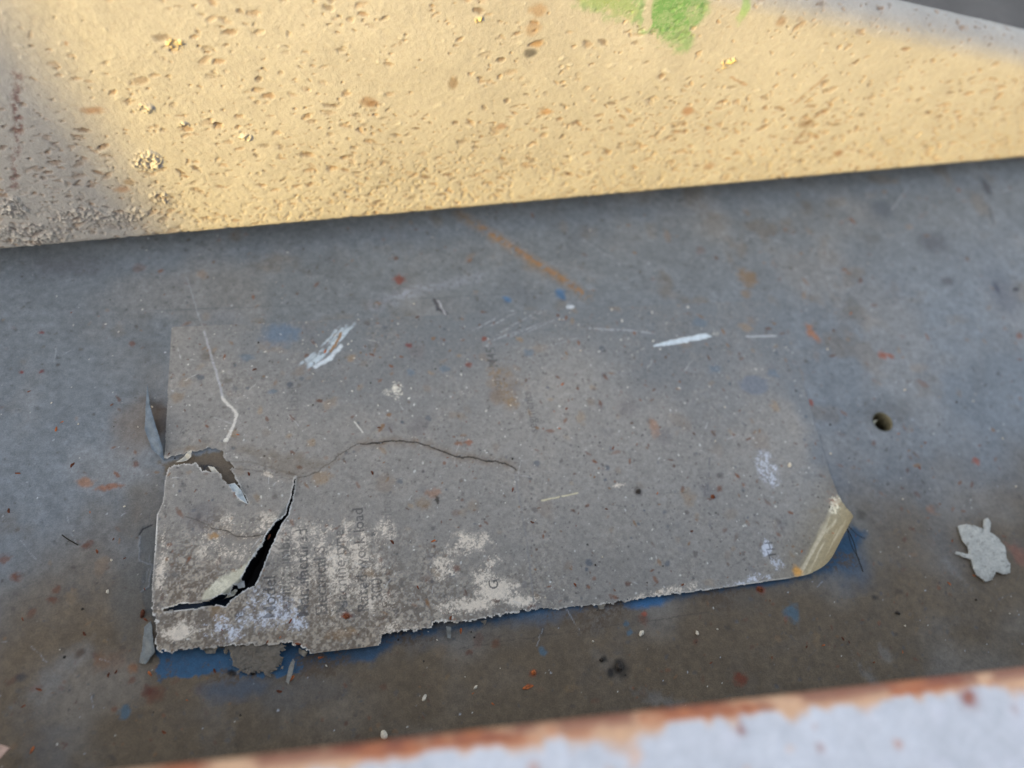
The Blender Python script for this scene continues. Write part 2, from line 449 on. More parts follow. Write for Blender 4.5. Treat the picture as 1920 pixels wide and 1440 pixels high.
    # chalk-white nicks and scratches
    for p, r in [((1070, 577), 7), ((1050, 585), 8), ((960, 590), 9), ((1047, 593), 6), ((958, 600), 6)]:
        P.blob(p, r, lin(196, 204, 210), .8, .6, .3, 0, .7)
    P.line([(350, 520), (372, 590), (383, 622)], 1.6, lin(156, 162, 168), .4, .03, .5, .3)
    P.line([(700, 575), (760, 550), (900, 520)], 20, lin(150, 156, 166), .35, 0, 2, .42, 1.2)
    P.line([(815, 562), (822, 580), (842, 590)], 6, lin(60, 60, 66), .8, -.2, 1.5)
    P.line([(822, 565), (835, 590), (850, 612)], 3, lin(170, 172, 176), .8, .15, 1.5)
    P.line([(1855, 390), (1862, 420)], 4, lin(70, 74, 80), .6, -.1)
    for _ in range(70):
        a = np.array([rng.uniform(0, 1920), rng.uniform(330, 1300)]); th = rng.uniform(0, math.pi); l = rng.uniform(10, 70)
        P.line([tuple(a), tuple(a + l * np.array([math.cos(th), math.sin(th)]))], 1.3, [lin(180, 186, 192), lin(76, 78, 82)][rng.integers(2)], .35, -.03, 1, .4)
    # lifted paint edges left of the label
    P.poly([(262, 1002), (270, 990), (285, 984), (292, 990), (292, 1170), (270, 1140), (268, 1060)], lin(88, 90, 88), .6, 2.0, .6, -.25)
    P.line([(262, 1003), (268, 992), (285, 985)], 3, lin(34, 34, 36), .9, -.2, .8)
    P.line([(262, 1006), (261, 1050), (285, 1058), (280, 1100), (265, 1110)], 2.5, lin(120, 124, 126), .7, .25, 1)
    # deep slot under the torn label, painted near-black for its shade, and the drilled hole
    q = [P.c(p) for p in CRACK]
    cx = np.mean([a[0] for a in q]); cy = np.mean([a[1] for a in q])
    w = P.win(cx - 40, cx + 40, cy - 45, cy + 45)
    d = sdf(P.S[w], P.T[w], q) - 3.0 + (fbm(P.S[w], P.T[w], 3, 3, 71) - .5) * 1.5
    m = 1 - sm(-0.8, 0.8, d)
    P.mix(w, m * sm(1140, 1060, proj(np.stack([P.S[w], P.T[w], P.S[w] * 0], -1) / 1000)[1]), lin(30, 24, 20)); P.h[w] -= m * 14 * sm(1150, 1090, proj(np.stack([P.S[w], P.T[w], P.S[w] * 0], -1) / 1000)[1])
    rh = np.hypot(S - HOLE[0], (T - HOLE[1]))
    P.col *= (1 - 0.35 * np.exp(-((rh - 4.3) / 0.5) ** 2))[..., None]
    keep = rh > 4.05
    # long dish of the plate: it dips slightly in the middle
    Z = P.h
    PT = np.stack([S, T, Z], -1) / 1000.0
    mt = mat_paint('grey_paint', 0.62, 0.35, bump=0.00008, grain_amt=0.14)
    root = thing('steel_panel', 'blue-grey painted steel panel with rust specks that carries the torn label', 'steel panel')
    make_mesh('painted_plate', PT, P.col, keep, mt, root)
    # drilled hole
    bm = bmesh.new(); n = 48
    rings = [(4.3, 0.12), (4.02, -0.15), (3.95, -1.2), (3.9, -9.0)]
    vs = [[bm.verts.new(((HOLE[0] + r * math.cos(2 * math.pi * i / n)) / 1000, (HOLE[1] + r * math.sin(2 * math.pi * i / n)) / 1000, z / 1000)) for i in range(n)] for r, z in rings]
    for a, b in zip(vs[:-1], vs[1:]):
        for i in range(n): bm.faces.new([a[i], a[(i + 1) % n], b[(i + 1) % n], b[i]])
    bm.faces.new(vs[-1][::-1])
    for f in bm.faces: f.smooth = len(f.verts) == 4
    me = bpy.data.meshes.new('drilled_hole'); bm.to_mesh(me); bm.free()
    link('drilled_hole', me, mat_paint('hole_metal', 0.5, 0.5, flat=tuple(lin(104, 98, 76)), bump=0.0002, grain_amt=.3), root)
    bm = bmesh.new(); ring = []
    for i in range(15):
        a = -2.2 + 2.6 * i / 14 + 2.4; row = []
        for j in range(8):
            b = 2 * math.pi * j / 8; rr = 0.5 * math.sin(math.pi * (i + .6) / 15.2) + .04
            R_ = 2.2 + rr * math.cos(b)
            row.append(bm.verts.new(((HOLE[0] - .4 + R_ * math.cos(a + 1.2)) / 1000, (HOLE[1] - .3 + R_ * math.sin(a + 1.2)) / 1000, (-2.6 + rr * math.sin(b)) / 1000)))
        ring.append(row)
    for a, b in zip(ring[:-1], ring[1:]):
        for j in range(8): bm.faces.new([a[j], a[(j + 1) % 8], b[(j + 1) % 8], b[j]])
    me = bpy.data.meshes.new('bolt_rim'); bm.to_mesh(me); bm.free()
    link('bolt_rim', me, mat_paint('bolt_metal', 0.4, 0.6, flat=tuple(lin(190, 186, 160)), bump=.0001), root)
    return P
panel_sheet = panel()

def panel_z(x, y):
    """height of the painted panel in metres at x, y (m)"""
    i = int(np.clip(np.searchsorted(panel_sheet.s, x * 1000), 0, len(panel_sheet.s) - 1))
    j = int(np.clip(np.searchsorted(panel_sheet.t, y * 1000), 0, len(panel_sheet.t) - 1))
    return float(panel_sheet.h[j, i]) / 1000

# ---- beige beam above the panel
def beam():
    s = axis(-60, 560, 0.38, (-400, 900)); t = axis(-9, 150, 0.38)
    B = Sheet(s, t, at_beam)
    S, T = B.S, B.T
    big = fbm(S, T, 55, 4, 21); mid = fbm(S, T, 9, 4, 22); fine = fbm(S, T, 2.2, 4, 23, .7)
    BE = lin(163, 157, 147)
    B.col[:] = BE
    B.col *= ((0.88 + 0.24 * big) * (0.92 + 0.16 * mid) * (0.93 + 0.14 * fine))[..., None]
    near = sm(45, 0, T + (big - .5) * 30)
    B.h += (mid - 0.5) * 0.22 + (fine - 0.5) * (0.06 + 0.30 * near)
    # chipped, blistered texture: pits with soft lips
    rg = fbm(S + 30, T * 1.4, 1.7, 3, 29, .6)
    B.h -= sm(0.60, 0.72, rg) * 0.35 * (0.08 + near)
    B.mix((slice(None), slice(None)), (sm(0.62, 0.74, rg) * 0.25 * (0.4 + near)).astype(np.float32), lin(140, 118, 90))
    box = (-60, 560, -6, 190)
    brown = [lin(138, 112, 88), lin(124, 100, 78), lin(148, 126, 104), lin(104, 86, 72)]
    B.specks(6500, box, 0.3, 1.05, brown, (.3, .8), 2.6, -.5, lambda x, y: .25 + .75 * sm(.3, .65, fbm(x, y, 24, 3, 95)), 0.0)
    B.specks(2600, (-60, 560, -6, 50), 0.22, 0.9, brown, (.4, .85), 2.8, -.4, None, -0.15)
    B.specks(900, box, 0.3, 1.0, [BE * 1.12, BE * 1.2], (.4, .9), 2.0, .22, None, 0.1)
    B.specks(14, box, 0.5, 1.0, [lin(140, 98, 62), lin(110, 84, 66)], (.4, .8), 2.2, -.1)
    B.specks(60, box, 2.5, 8, [BE * .93, BE * 1.05], (.3, .6), 2.0)
    # rusty streaks
    for a in [[(30, 130), (33, 230), (28, 330), (22, 355)], [(26, 180), (36, 250)]]:
        B.line(a, 9, lin(120, 92, 84), .75, -.1, 3, .45, 1)
    B.line([(1550, 142), (1490, 195)], 5, lin(136, 106, 78), .5, -.1, 1, .3)
    B.line([(1560, 198), (1512, 232)], 5, lin(116, 92, 70), .6, -.1, 1, .3)
    B.line([(1510, 245), (1490, 268), (1515, 266)], 4, lin(124, 96, 76), .6, -.1, 1)
    B.line([(1370, 145), (1400, 160)], 4, lin(140, 104, 70), .5, -.1, 1)
    for p, r, c, a, q in [((175, 207), 16, lin(150, 96, 48), .9, .45), ((230, 356), 12, lin(165, 110, 60), .8, .5), ((243, 342), 8, lin(150, 120, 70), .8, .8),
                       ((994, 100), 10, lin(62, 58, 58), 1, .8), ((1008, 84), 9, lin(160, 120, 60), .9, .6), ((690, 190), 12, lin(130, 92, 56), .9, .8),
                       ((700, 195), 10, lin(130, 86, 46), .9, .6), ((850, 155), 8, lin(110, 84, 52), .9, 1.4), ((1290, 208), 10, lin(160, 100, 45), .9, .8),
                       ((1573, 287), 7, lin(130, 80, 45), 1, .8), ((1000, 52), 14, lin(160, 118, 66), .7, 1), ((1010, 20), 16, lin(160, 116, 66), .7, .7),
                       ((1025, 210), 10, lin(185, 130, 60), .9, .5), ((1567, 233), 9, lin(90, 74, 50), .9, .3), ((1512, 232), 12, lin(110, 84, 56), .9, .6),
                       ((940, 238), 9, lin(150, 96, 56), .8, .7), ((1330, 312), 9, lin(140, 90, 50), .8, .6), ((1465, 40), 8, lin(140, 100, 66), .8, 1)]:
        B.blob(p, r, c * .45 + lin(128, 106, 84) * .5 if c[0] > .1 else c, a * .75, .4, .5, -.1, q)
    # green overspray at the top
    for pts in [[(1085, -40), (1330, -40), (1325, 20), (1312, 40), (1290, 92), (1262, 88), (1235, 62), (1215, 60), (1206, 48), (1160, 32), (1110, 18), (1080, 0)]]:
        B.poly(pts, lin(98, 140, 84), .7, 4.5, 2.5, .06, 4)
    B.patchy((1270, 30), 70, lin(78, 128, 66), .6, 2.2, .5, .8)
    B.patchy((1150, 0), 60, lin(120, 140, 86), .6, 2.2, .5, .5)
    B.blob((1398, 14), 9, lin(120, 160, 84), .6, .5, .5, 0, 2.6)
    B.line([(1218, -10), (1212, 50)], 16, BE, .9, 0, 2.0, 0, .4)
    B.poly([(1085, -60), (1140, -60), (1200, 20), (1180, 40), (1130, 22), (1085, 2)], lin(170, 160, 110), .15, 2, 1)
    B.patchy((1150, 10), 60, BE, .6, 2.0, .15, .4)
    B.patchy((1270, 60), 50, BE, .4, 1.5, .2, 1)
    # crumbly deposits
    for p, r in [((270, 203), 17), ((278, 302), 27), ((330, 84), 16), ((460, 258), 11), ((898, 37), 8), ((1366, 118), 13), ((345, 233), 8), ((305, 370), 22),
                 ((60, 440), 60), ((150, 405), 45), ((20, 390), 30), ((230, 405), 40)]:
        q = B.c(p); k = B.k(p); R = r * k
        w = B.win(q[0] - R * 1.6, q[0] + R * 1.6, q[1] - R * 1.6, q[1] + R * 1.6)
        X = B.S[w]; Y = B.T[w]
        n = fbm(X, Y, .9 if r < 40 else .8, 3, rng.random() * 99, .7); rr = np.hypot(X - q[0], (Y - q[1]) / (.8 if r < 40 else .45)) / R + (fbm(X, Y, 3, 2, 5) - .5) * .8
        m = 1 - sm(.6, 1.1, rr)
        B.h[w] += m * sm(.42, .68, n) * (.9 if r < 40 else .6)
        c = lin(236, 196, 96) if p in [(330, 84), (898, 37), (1366, 118)] else lin(190, 180, 164)
        B.mix(w, (m * .7 * sm(.45, .65, n)).astype(np.float32), c)
        B.mix(w, (m * .5 * sm(.5, .35, n)).astype(np.float32), lin(110, 100, 96))
    # profile: rounded lower lip, flat face, rolled top that runs down to the right
    s1, t1 = at_beam(1690, 0); s2, t2 = at_beam(1920, 55)
    Rb = 2.5; Rt = 11.0
    def fit(s_, u_, v_):                                    # height of the roll so that its outline passes there
        for T0 in np.arange(150, 20, -0.5):
            a = np.linspace(0, 2.4, 40)
            q = WP0 + (s_ * wdir[None] + (T0 + Rt * np.sin(a))[:, None] * wup - (Rt * (1 - np.cos(a)))[:, None] * wnn) / 1000
            uu, vv = proj(q)
            if vv.min() > v_: return T0, uu[vv.argmin()]
        return 20, 0
    pr = []
    for u_, v_ in ((1700, 2), (1900, 50)):
        s_ = s1
        for _ in range(12):
            T0, uu = fit(s_, u_, v_); s_ += (u_ - uu) * 0.12
        pr.append((s_, T0))
    print('TOP', pr)
    TOP = np.clip(pr[0][1] + (pr[1][1] - pr[0][1]) * (S - pr[0][0]) / (pr[1][0] - pr[0][0]), 20, 170)
    bend_b = np.clip(-(T - 2.5), 0, Rb * math.pi / 2) / Rb               # below t = 4 mm the face rolls under
    out = np.where(T < 2.5, -Rb * (1 - np.cos(bend_b)), 0.0)
    tt = np.where(T < 2.5, 2.5 - Rb * np.sin(bend_b), T)
    e = np.clip(T - TOP, 0, None); th = np.clip(e / Rt, 0, 2.4)
    tt = np.where(e > 0, TOP + Rt * np.sin(th), tt)
    out = np.where(e > 0, -Rt * (1 - np.cos(th)), out)
    nb = np.where(T < 2.5, -np.sin(bend_b), np.where(e > 0, np.sin(th), 0)); nn = np.where(T < 2.5, np.cos(bend_b), np.cos(th))
    under = np.clip(-(T - 2.5) - Rb * math.pi / 2, 0, None)   # flat underside
    out = out - under * 4
    tt = tt + B.h * nb; out = out + B.h * nn
    PT = WP0 + (S[..., None] * wdir + tt[..., None] * wup + out[..., None] * wnn) / 1000.0
    m = mat_paint('beige_paint', 0.75, 0.25, grain=1600, grain_amt=0.05, bump=0.0001, mid=500)
    root = thing('beige_beam', 'beige painted steel beam with pitted, blistered paint and a green smear, above the grey panel', 'beam')
    make_mesh('painted_face', PT, B.col, None, m, root)
    q = WP0 - wn * .024
    a = q - wdir * .4; b = q + wdir * .9
    prism('beam_back', [np.array([a[0], a[1], -.004]), np.array([b[0], b[1], -.004]), b + wup * .03, a + wup * .03], .006, -wnn, mat_paint('beam_inside', .8, .2, flat=tuple(lin(110, 112, 114))), root)
    return B
beam_sheet = beam()

# ---- near rail along the bottom of the view
RZ = 0.108
RP0 = at(330, 1458, RZ); RP1 = at(1920, 1270, RZ)
rdir = RP1 - RP0; rdir /= np.linalg.norm(rdir)
rback = np.array([rdir[1], -rdir[0], 0.0])             # towards the camera side
def at_rail(u, v):
    P = at(u, v, RZ) - RP0
    return P @ rdir * 1000, P @ rback * 1000
def rail():
    s = axis(-30, 230, 0.5, (-250, 520)); t = axis(-7, 60, 0.5, (-7, 110))
    B = Sheet(s, t, at_rail)
    S, T = B.S, B.T
    big = fbm(S, T, 16, 4, 31); mid = fbm(S, T, 6, 4, 32); fine = fbm(S, T, 1.6, 3, 33)
    W = lin(186, 186, 188)
    B.col[:] = W; B.col *= ((.84 + .26 * big) * (.94 + .12 * fine))[..., None]
    B.mix((slice(None), slice(None)), (sm(.55, .8, mid) * .3).astype(np.float32), lin(200, 196, 200))
    wd = np.maximum(.7 + (fbm(S, S * 0, 9, 4, 35, .7) - .35) * 6 + (mid - .5) * 4, .5)
    B.mix((slice(None), slice(None)), ((1 - sm(0.5, 1.9, T / wd)) * .9).astype(np.float32), lin(196, 150, 108))
    B.mix((slice(None), slice(None)), ((1 - sm(0.2, 1.1, T / wd)) * sm(.40, .60, fbm(S, T, 9, 3, 39))).astype(np.float32), lin(164, 98, 62))
    B.mix((slice(None), slice(None)), ((1 - sm(-1, 1.2, T)) * sm(.3, .6, fbm(S, T, 5, 3, 38)) * .8).astype(np.float32), lin(120, 66, 50))
    B.specks(60, (-30, 230, 4, 60), 0.4, 1.6, [lin(176, 120, 92), lin(200, 165, 140)], (.3, .7), 1.6)
    for p, r, a in [((1816, 1308), 13, .95), ((1390, 1370), 9, .8), ((1388, 1352), 6, .5), ((1538, 1402), 8, .6), ((1816, 1308), 22, .35), ((1902, 1330), 8, .3)]:
        B.blob(p, r, lin(140, 82, 62), a, .3, .7)
    B.h += (mid - .5) * .3 + (fine - .5) * .1
    Re = 2.2
    th = np.clip(-T, 0, 10) / Re
    rolled = T < 0
    y = np.where(rolled, -Re * np.sin(np.clip(th, 0, math.pi / 2)), T)
    z = np.where(rolled, -Re * (1 - np.cos(np.clip(th, 0, math.pi / 2))) - np.clip(-T - Re * math.pi / 2, 0, None), 0) + B.h
    PT = RP0 + (S[..., None] * rdir + y[..., None] * rback) / 1000.0 + np.stack([S * 0, S * 0, z], -1) / 1000.0
    m = mat_paint('white_paint', 0.55, 0.4, grain=900, grain_amt=0.05, bump=0.00008)
    root = thing('white_rail', 'out-of-focus white painted steel rail with a rusty edge in the near foreground', 'rail')
    make_mesh('rail_top', PT, B.col, None, m, root)
    mu = mat_paint('rail_underside', 0.7, 0.3, flat=tuple(lin(120, 116, 112)))
    a = RP0 - rdir * 0.25; b = RP0 + rdir * 0.52; dn = np.array([0, 0, -0.0065])
    prism('rail_edge', [a + dn + rback * .002, b + dn + rback * .002, b + dn + rback * 0.11, a + dn + rback * 0.11], 0.003, (0, 0, -1), mu, root)
    dz = np.array([0, 0, -0.0096]); a2 = a + rback * .075; b2 = b + rback * .075
    prism('rail_web', [a2 + dz, b2 + dz, b2 + np.array([0, 0, -RZ]), a2 + np.array([0, 0, -RZ])], 0.006, rback, mu, root)
rail()

# ================================================================== the torn label
OUT = [(322, 613), (700, 596), (1060, 579), (1437, 563), (1450, 572), (1480, 640), (1503, 705), (1530, 800), (1556, 890), (1580, 950), (1598, 990), (1608, 1020), (1606, 1045),
       (1594, 1062), (1572, 1071), (1540, 1077), (1486, 1085), (1420, 1095), (1330, 1108), (1260, 1117), (1205, 1124), (1160, 1131), (1100, 1138), (1020, 1145), (985, 1147),
       (940, 1157), (890, 1168), (850, 1174), (846, 1171), (812, 1170), (806, 1184), (735, 1188), (718, 1196), (712, 1212), (698, 1222), (690, 1237), (605, 1249), (585, 1230), (560, 1215), (540, 1207), (500, 1212),
       (420, 1216), (330, 1226), (305, 1226), (295, 1215), (294, 1160), (287, 1152), (288, 1090), (294, 1020), (296, 970), (308, 945), (312, 905), (318, 882),
       (310, 868), (309, 852), (312, 790), (316, 700)]
GAP = [(306, 874), (306, 864), (330, 858), (345, 856), (356, 848), (372, 850), (392, 842), (416, 846), (422, 862), (440, 878), (432, 884), (445, 905),
       (466, 946), (452, 936), (436, 916), (427, 908), (420, 905), (418, 892), (400, 888), (381, 886), (372, 873), (340, 876), (322, 879), (318, 884)]
SLIT = [(404, 1129), (406, 1137), (388, 1140), (370, 1143), (340, 1144), (312, 1150), (310, 1147), (340, 1139), (372, 1137), (388, 1133)]

def text_pixels(sheet, body, p, size_px, wd=None, bold=0.0):
    """fills a mask with the lettering; it runs up the photo (turned 90 degrees)"""
    cu = bpy.data.curves.new('t', 'FONT'); cu.body = body; cu.size = 1.0; cu.offset = bold
    cu.resolution_u = 4
    ob = bpy.data.objects.new('t', cu); COL.objects.link(ob)
    dg = bpy.context.evaluated_depsgraph_get(); dg.update()
    me = ob.evaluated_get(dg).to_mesh()
    me.calc_loop_triangles()
    v = np.array([x.co[:2] for x in me.vertices]); tr = [tuple(t.vertices) for t in me.loop_triangles]
    bpy.data.objects.remove(ob); bpy.data.curves.remove(cu)
    q = sheet.c(p); k = sheet.k(p) * size_px
    X = q[0] - v[:, 1] * k; Y = q[1] + v[:, 0] * k                # reads upwards
    mask = np.zeros(sheet.S.shape, np.float32)
    for a, b, c in tr:
        x = X[[a, b, c]]; y = Y[[a, b, c]]
        w = sheet.win(x.min(), x.max(), y.min(), y.max())
        A = sheet.S[w]; Bq = sheet.T[w]
        def e(i, j): return (x[j] - x[i]) * (Bq - y[i]) - (y[j] - y[i]) * (A - x[i])
        e0, e1, e2 = e(0, 1), e(1, 2), e(2, 0)
        ins = ((e0 >= 0) & (e1 >= 0) & (e2 >= 0)) | ((e0 <= 0) & (e1 <= 0) & (e2 <= 0))
        mask[w] = np.maximum(mask[w], ins)
    return mask

def label():
    s = axis(-4, 282, 0.24); t = axis(-6, 126, 0.24)
    P = Sheet(s, t, conv_panel)
    S, T = P.S, P.T
    U, V = proj(np.stack([S, T, S * 0], -1) / 1000.0)
    big = fbm(S, T, 45, 4, 41); mid = fbm(S, T, 9, 4, 42); fine = fbm(S, T, 1.6, 4, 43, .75)
    P.col[:] = GREYW
    allw = (slice(None), slice(None))
    P.mix(allw, (sm(860, 600, V + (big - .5) * 200) * .8 * sm(250, 600, U + (big - .5) * 300)).astype(np.float32), GREY * .95)
    P.mix(allw, (sm(760, 1180, V - (U - 300) * .12 + (big - .5) * 300) * .5).astype(np.float32), lin(126, 119, 108))
    P.mix(allw, (sm(1040, 1240, V + (mid - .5) * 160) * sm(900, 600, U) * .6).astype(np.float32), lin(118, 104, 86))
    P.col *= ((.88 + .24 * big) * (.92 + .16 * mid) * (.78 + .44 * fine))[..., None]
    P.h += (mid - .5) * .12 + (fine - .5) * .07
    dtop = -sdf(S, T, [P.c(p) for p in [(250, 616), (700, 597), (1060, 580), (1437, 564), (1450, 572), (1503, 705), (1556, 890), (1586, 965), (1500, 1300), (250, 1300)]])
    fd = sm(16, 0, dtop + (fbm(S, T, 10, 3, 88) - .5) * 22) * sm(1000, 860, V) * sm(300, 560, U)
    P.mix(allw, (fd * .75).astype(np.float32), GREY * .98)
    sp = vnoise(S / .5, T / .5, 401) * .5 + vnoise(S / 1.1, T / 1.1, 402) * .5
    grime = sm(1000, 1150, V + (big - .5) * 260 + (mid - .5) * 160) * sm(1150, 760, U) + .25 * sm(.45, .7, mid)
    P.mix(allw, (grime * sm(.48, .62, sp) * .5).astype(np.float32), lin(92, 76, 60))
    P.mix(allw, (grime * sm(.46, .34, sp) * .42).astype(np.float32), lin(184, 172, 152))
    box = (-4, 282, -6, 126)
    P.specks(4200, box, .16, .42, [lin(88, 86, 84), lin(100, 96, 90), lin(74, 70, 68)], (.3, .8), 1.5)
    P.specks(330, box, .4, 1.1, [lin(86, 84, 84), lin(98, 92, 88), lin(80, 86, 94)], (.4, .8), 1.4)
    P.specks(700, box, .2, .75, RUSTS, (.35, .9), 2.8, .05)
    P.specks(90, box, .7, 2.4, [OCHRE, lin(150, 122, 84)], (.12, .45), 2)
    P.specks(900, box, .12, .34, [PALE, lin(196, 196, 190)], (.5, 1), 2, .06)
    P.specks(70, box, 1, 3.2, [lin(112, 110, 110), lin(126, 112, 98)], (.2, .5), 1.5)
    P.specks(60, box, .16, .4, [lin(24, 24, 24)], (.9, 1), 1.2, -.1)
    # lettering, worn away in places
    ink = np.zeros(S.shape, np.float32)
    for body, p, sz, a in [('Model', (518, 1162), 33, .85), ('Serial number', (546, 1157), 31, .6), ('Manufactured', (580, 1158), 32, .85), ('Electrical S', (614, 1154), 31, .75),
                           ('Machine type', (652, 1150), 31, .7), ('Rated work load', (692, 1148), 31, .8), ('300', (718, 1128), 30, .8), ('number', (738, 1010), 28, .3),
                           ('G', (934, 1106), 26, 1.2), ('1', (1004, 1100), 24, .5), ('TH', (1456, 1048), 24, .9), ('M45', (934, 690), 24, .75), ('pads', (942, 742), 22, .6),
                           ('segments', (1008, 812), 22, .6), ('label', (560, 772), 28, .35), ('Height', (1330, 930), 20, .3)]:
        ink = np.maximum(ink, text_pixels(P, body, p, sz, bold=.012) * a)
    wear = sm(.20, .42, fbm(S, T, 5, 3, 51) * .6 + fbm(S, T, 1.0, 3, 52) * .4)
    INK = lin(62, 62, 64)
    # worn white and chalky areas
    C1 = lin(212, 200, 182); C2 = lin(196, 200, 208)
    for p, r, c, cov, q, ang in [((345, 1185), 55, C1, .6, .6, 0), ((430, 1178), 60, C2, .25, .5, 0), ((530, 1150), 40, C2, .35, .8, 0), ((560, 1172), 24, C2, .4, 1, 0),
                        ((500, 1140), 40, C2, .2, 1, 0), ((640, 1090), 70, C1, .22, 1.2, 0), ((668, 1050), 50, C1, .25, 1.6, 0), ((700, 1100), 26, C1, .6, 2.2, 0), ((683, 1010), 16, C1, .6, 2.4, 0), ((720, 1130), 26, C1, .3, 1, 0),
                        ((740, 1180), 40, C1, .1, .4, 0), ((930, 1108), 62, C1, 1.3, .6, 0), ((880, 1138), 80, C1, .7, .3, 0), ((975, 1128), 60, C1, 1.3, .35, 0), ((905, 1085), 26, C1, .5, 1, 0),
                        ((920, 1055), 22, C1, .25, .7, 0), ((840, 1065), 30, C1, .2, 1.2, 0), ((720, 995), 22, C1, .25, 1.2, 0), ((880, 1020), 40, C1, .1, .6, 0), ((1436, 1030), 17, C2, .9, 2.0, -.5), ((1450, 1055), 22, C2, .6, 1.2, 0),
                        ((1400, 1090), 70, C2, .35, .15, .1), ((1250, 1113), 70, C1, .2, .14, .1), ((742, 732), 24, lin(214, 208, 192), .62, .9, 0), ((503, 892), 17, C1, .9, .7, -.5), ((530, 905), 14, C1, .2, .7, 0),
                        ((310, 1060), 14, C1, .25, 5, 0), ((320, 1140), 40, C1, .3, .35, 0), ((450, 1010), 80, C1, -.02, .6, 0), ((560, 1060), 50, C1, .1, 1.6, 0), ((605, 1030), 30, C1, .2, 2, 0),
                        ((1440, 880), 20, C2, .1, 1.6, 0), ((1160, 910), 14, C1, .3, .4, 0), ((420, 1000), 30, C1, .3, .3, 0)]:
        P.patchy(p, r, c, .85, .8, cov * 1.25, q, ang, .05)
    ink = ink * wear
    P.col[:] = P.col * (1 - np.clip(ink, 0, 1)[..., None] * .8) + INK * np.clip(ink, 0, 1)[..., None] * .8
    # pale lifted margin left of the crack
    P.poly([(385, 1128), (400, 1100), (430, 1085), (455, 1072), (472, 1052), (480, 1055), (458, 1092), (440, 1108), (415, 1126)], lin(196, 192, 168), .75, 1.2, .6)
    P.patchy((425, 1095), 46, lin(206, 202, 180), .85, 1.2, .5, .5, .5)
    P.patchy((330, 1140), 40, lin(200, 186, 150), .8, 1.1, .45, .2)
    # blue repaints
    for p, r, q in [((525, 628), 26, .8), ((462, 672), 11, .7), ((513, 735), 9, .6), ((992, 662), 11, .6), ((1310, 605), 12, .7), ((833, 692), 9, .6),
                    ((770, 698), 6, 1.2), ((1340, 692), 11, .7), ((1448, 700), 11, .7)]:
        P.blob(p, r, lin(92, 108, 122) if r < 20 else lin(84, 108, 132), .6, .6, .5, .03, q)
    P.blob((1412, 722), 28, lin(108, 114, 122), .85, .3, .2, .05, .65)
    P.patchy((948, 722), 34, OCHRE, .5, 1.5, .6, 1.5)
    for p, r in [((1175, 765), 18), ((782, 660), 14), ((380, 970), 26), ((785, 800), 16), ((730, 800), 9), ((1245, 818), 13), ((928, 740), 12)]:
        P.blob(p, r, lin(106, 102, 102), .5, .4, .5)
    for p, r, c, a, q in [((950, 720), 22, OCHRE, .2, 1.6), ((932, 745), 14, OCHRE, .4, 1), ((960, 755), 12, OCHRE, .4, .7), ((403, 1008), 9, lin(170, 128, 70), .8, .7),
                       ((332, 745), 11, OCHRE, .5, .8), ((348, 715), 10, OCHRE, .35, 1), ((650, 1156), 8, lin(110, 48, 28), 1, .8), ((640, 1192), 24, lin(140, 104, 60), .4, .4),
                       ((800, 1085), 12, RUST, .3, .6), ((812, 925), 14, lin(150, 95, 55), .5, .6), ((790, 945), 14, OCHRE, .5, .7), ((1225, 802), 8, lin(160, 105, 60), .5, 2),
                       ((908, 635), 5, lin(120, 55, 35), .9, .8), ((767, 648), 5, lin(110, 40, 35), .9, 1), ((880, 684), 6, lin(110, 50, 35), .9, .8), ((855, 1068), 6, RUST, .7, 1),
                       ((1348, 918), 6, RUST, .9, 1), ((1288, 932), 12, lin(150, 120, 80), .4, 1.2), ((1175, 1096), 6, lin(84, 50, 34), .9, .7), ((860, 832), 7, lin(130, 80, 45), .8, .6), ((880, 830), 7, lin(140, 80, 45), .8, .7),
                       ((855, 962), 7, RUST, .4, 1), ((390, 668), 11, lin(92, 84, 76), .7, 1), ((427, 715), 8, lin(96, 90, 84), .7, .6), ((1195, 922), 6, lin(74, 68, 62), .8, 1.4), ((820, 938), 4, lin(40, 34, 28), 1, 2)]:
        P.blob(p, r, c, a * .8, .7, .5, .03, q)
    # scratches and scuffs
    P.line([(383, 622), (400, 680), (412, 720), (418, 745)], 4.0, lin(172, 174, 176), .6, .06, .5, .2)
    P.line([(418, 745), (426, 758), (436, 767), (443, 778), (439, 795), (432, 810), (428, 822)], 4.6, lin(204, 200, 190), .9, .06, 1.2, .3)
    P.blob((425, 826), 5, PALE, 1, .5, .2, .1)
    for o in range(9):
        dx, dy = rng.normal(0, 7), rng.normal(0, 5)
        P.line([(570 + dx, 692 + dy), (610 + dx, 660 + dy), (655 + dx, 612 + dy)], rng.uniform(2, 7), lin(176, 190, 198), .7, .04, 1.2, .3, .5, True)
    P.line([(592, 688), (618, 672), (640, 650)], 8, lin(196, 206, 212), .9, .05, 1, .2)
    P.line([(620, 660), (632, 640), (640, 625)], 4, lin(140, 104, 62), .9, .06, 1)
    P.poly([(1226, 649), (1250, 639), (1290, 632), (1322, 625), (1335, 632), (1300, 640), (1255, 648)], lin(196, 208, 214), .92, .7, .2, .05)
    P.patchy((1340, 626), 20, lin(190, 190, 180), .9, 1.0, .6, .7)
    P.line([(1400, 632), (1455, 630)], 3, lin(180, 184, 186), .7, .04, .5, .2)
    P.line([(1105, 617), (1180, 620), (1225, 625)], 3, lin(170, 174, 178), .5, .02, .5, .4)
    for o in range(14):
        a = rng.uniform(-.6, -.25); x = rng.uniform(860, 1010); y = rng.uniform(600, 660); l = rng.uniform(30, 110)
        P.line([(x, y), (x + l * math.cos(a), y + l * math.sin(a))], 1.6, lin(172, 176, 180), .45, 0, .8, .45, .5, True)
    P.line([(665, 792), (680, 812)], 2, PALE, .8)
    P.line([(1016, 939), (1055, 931), (1082, 925)], 2.6, lin(206, 196, 160), .8, .03, .5, .3)
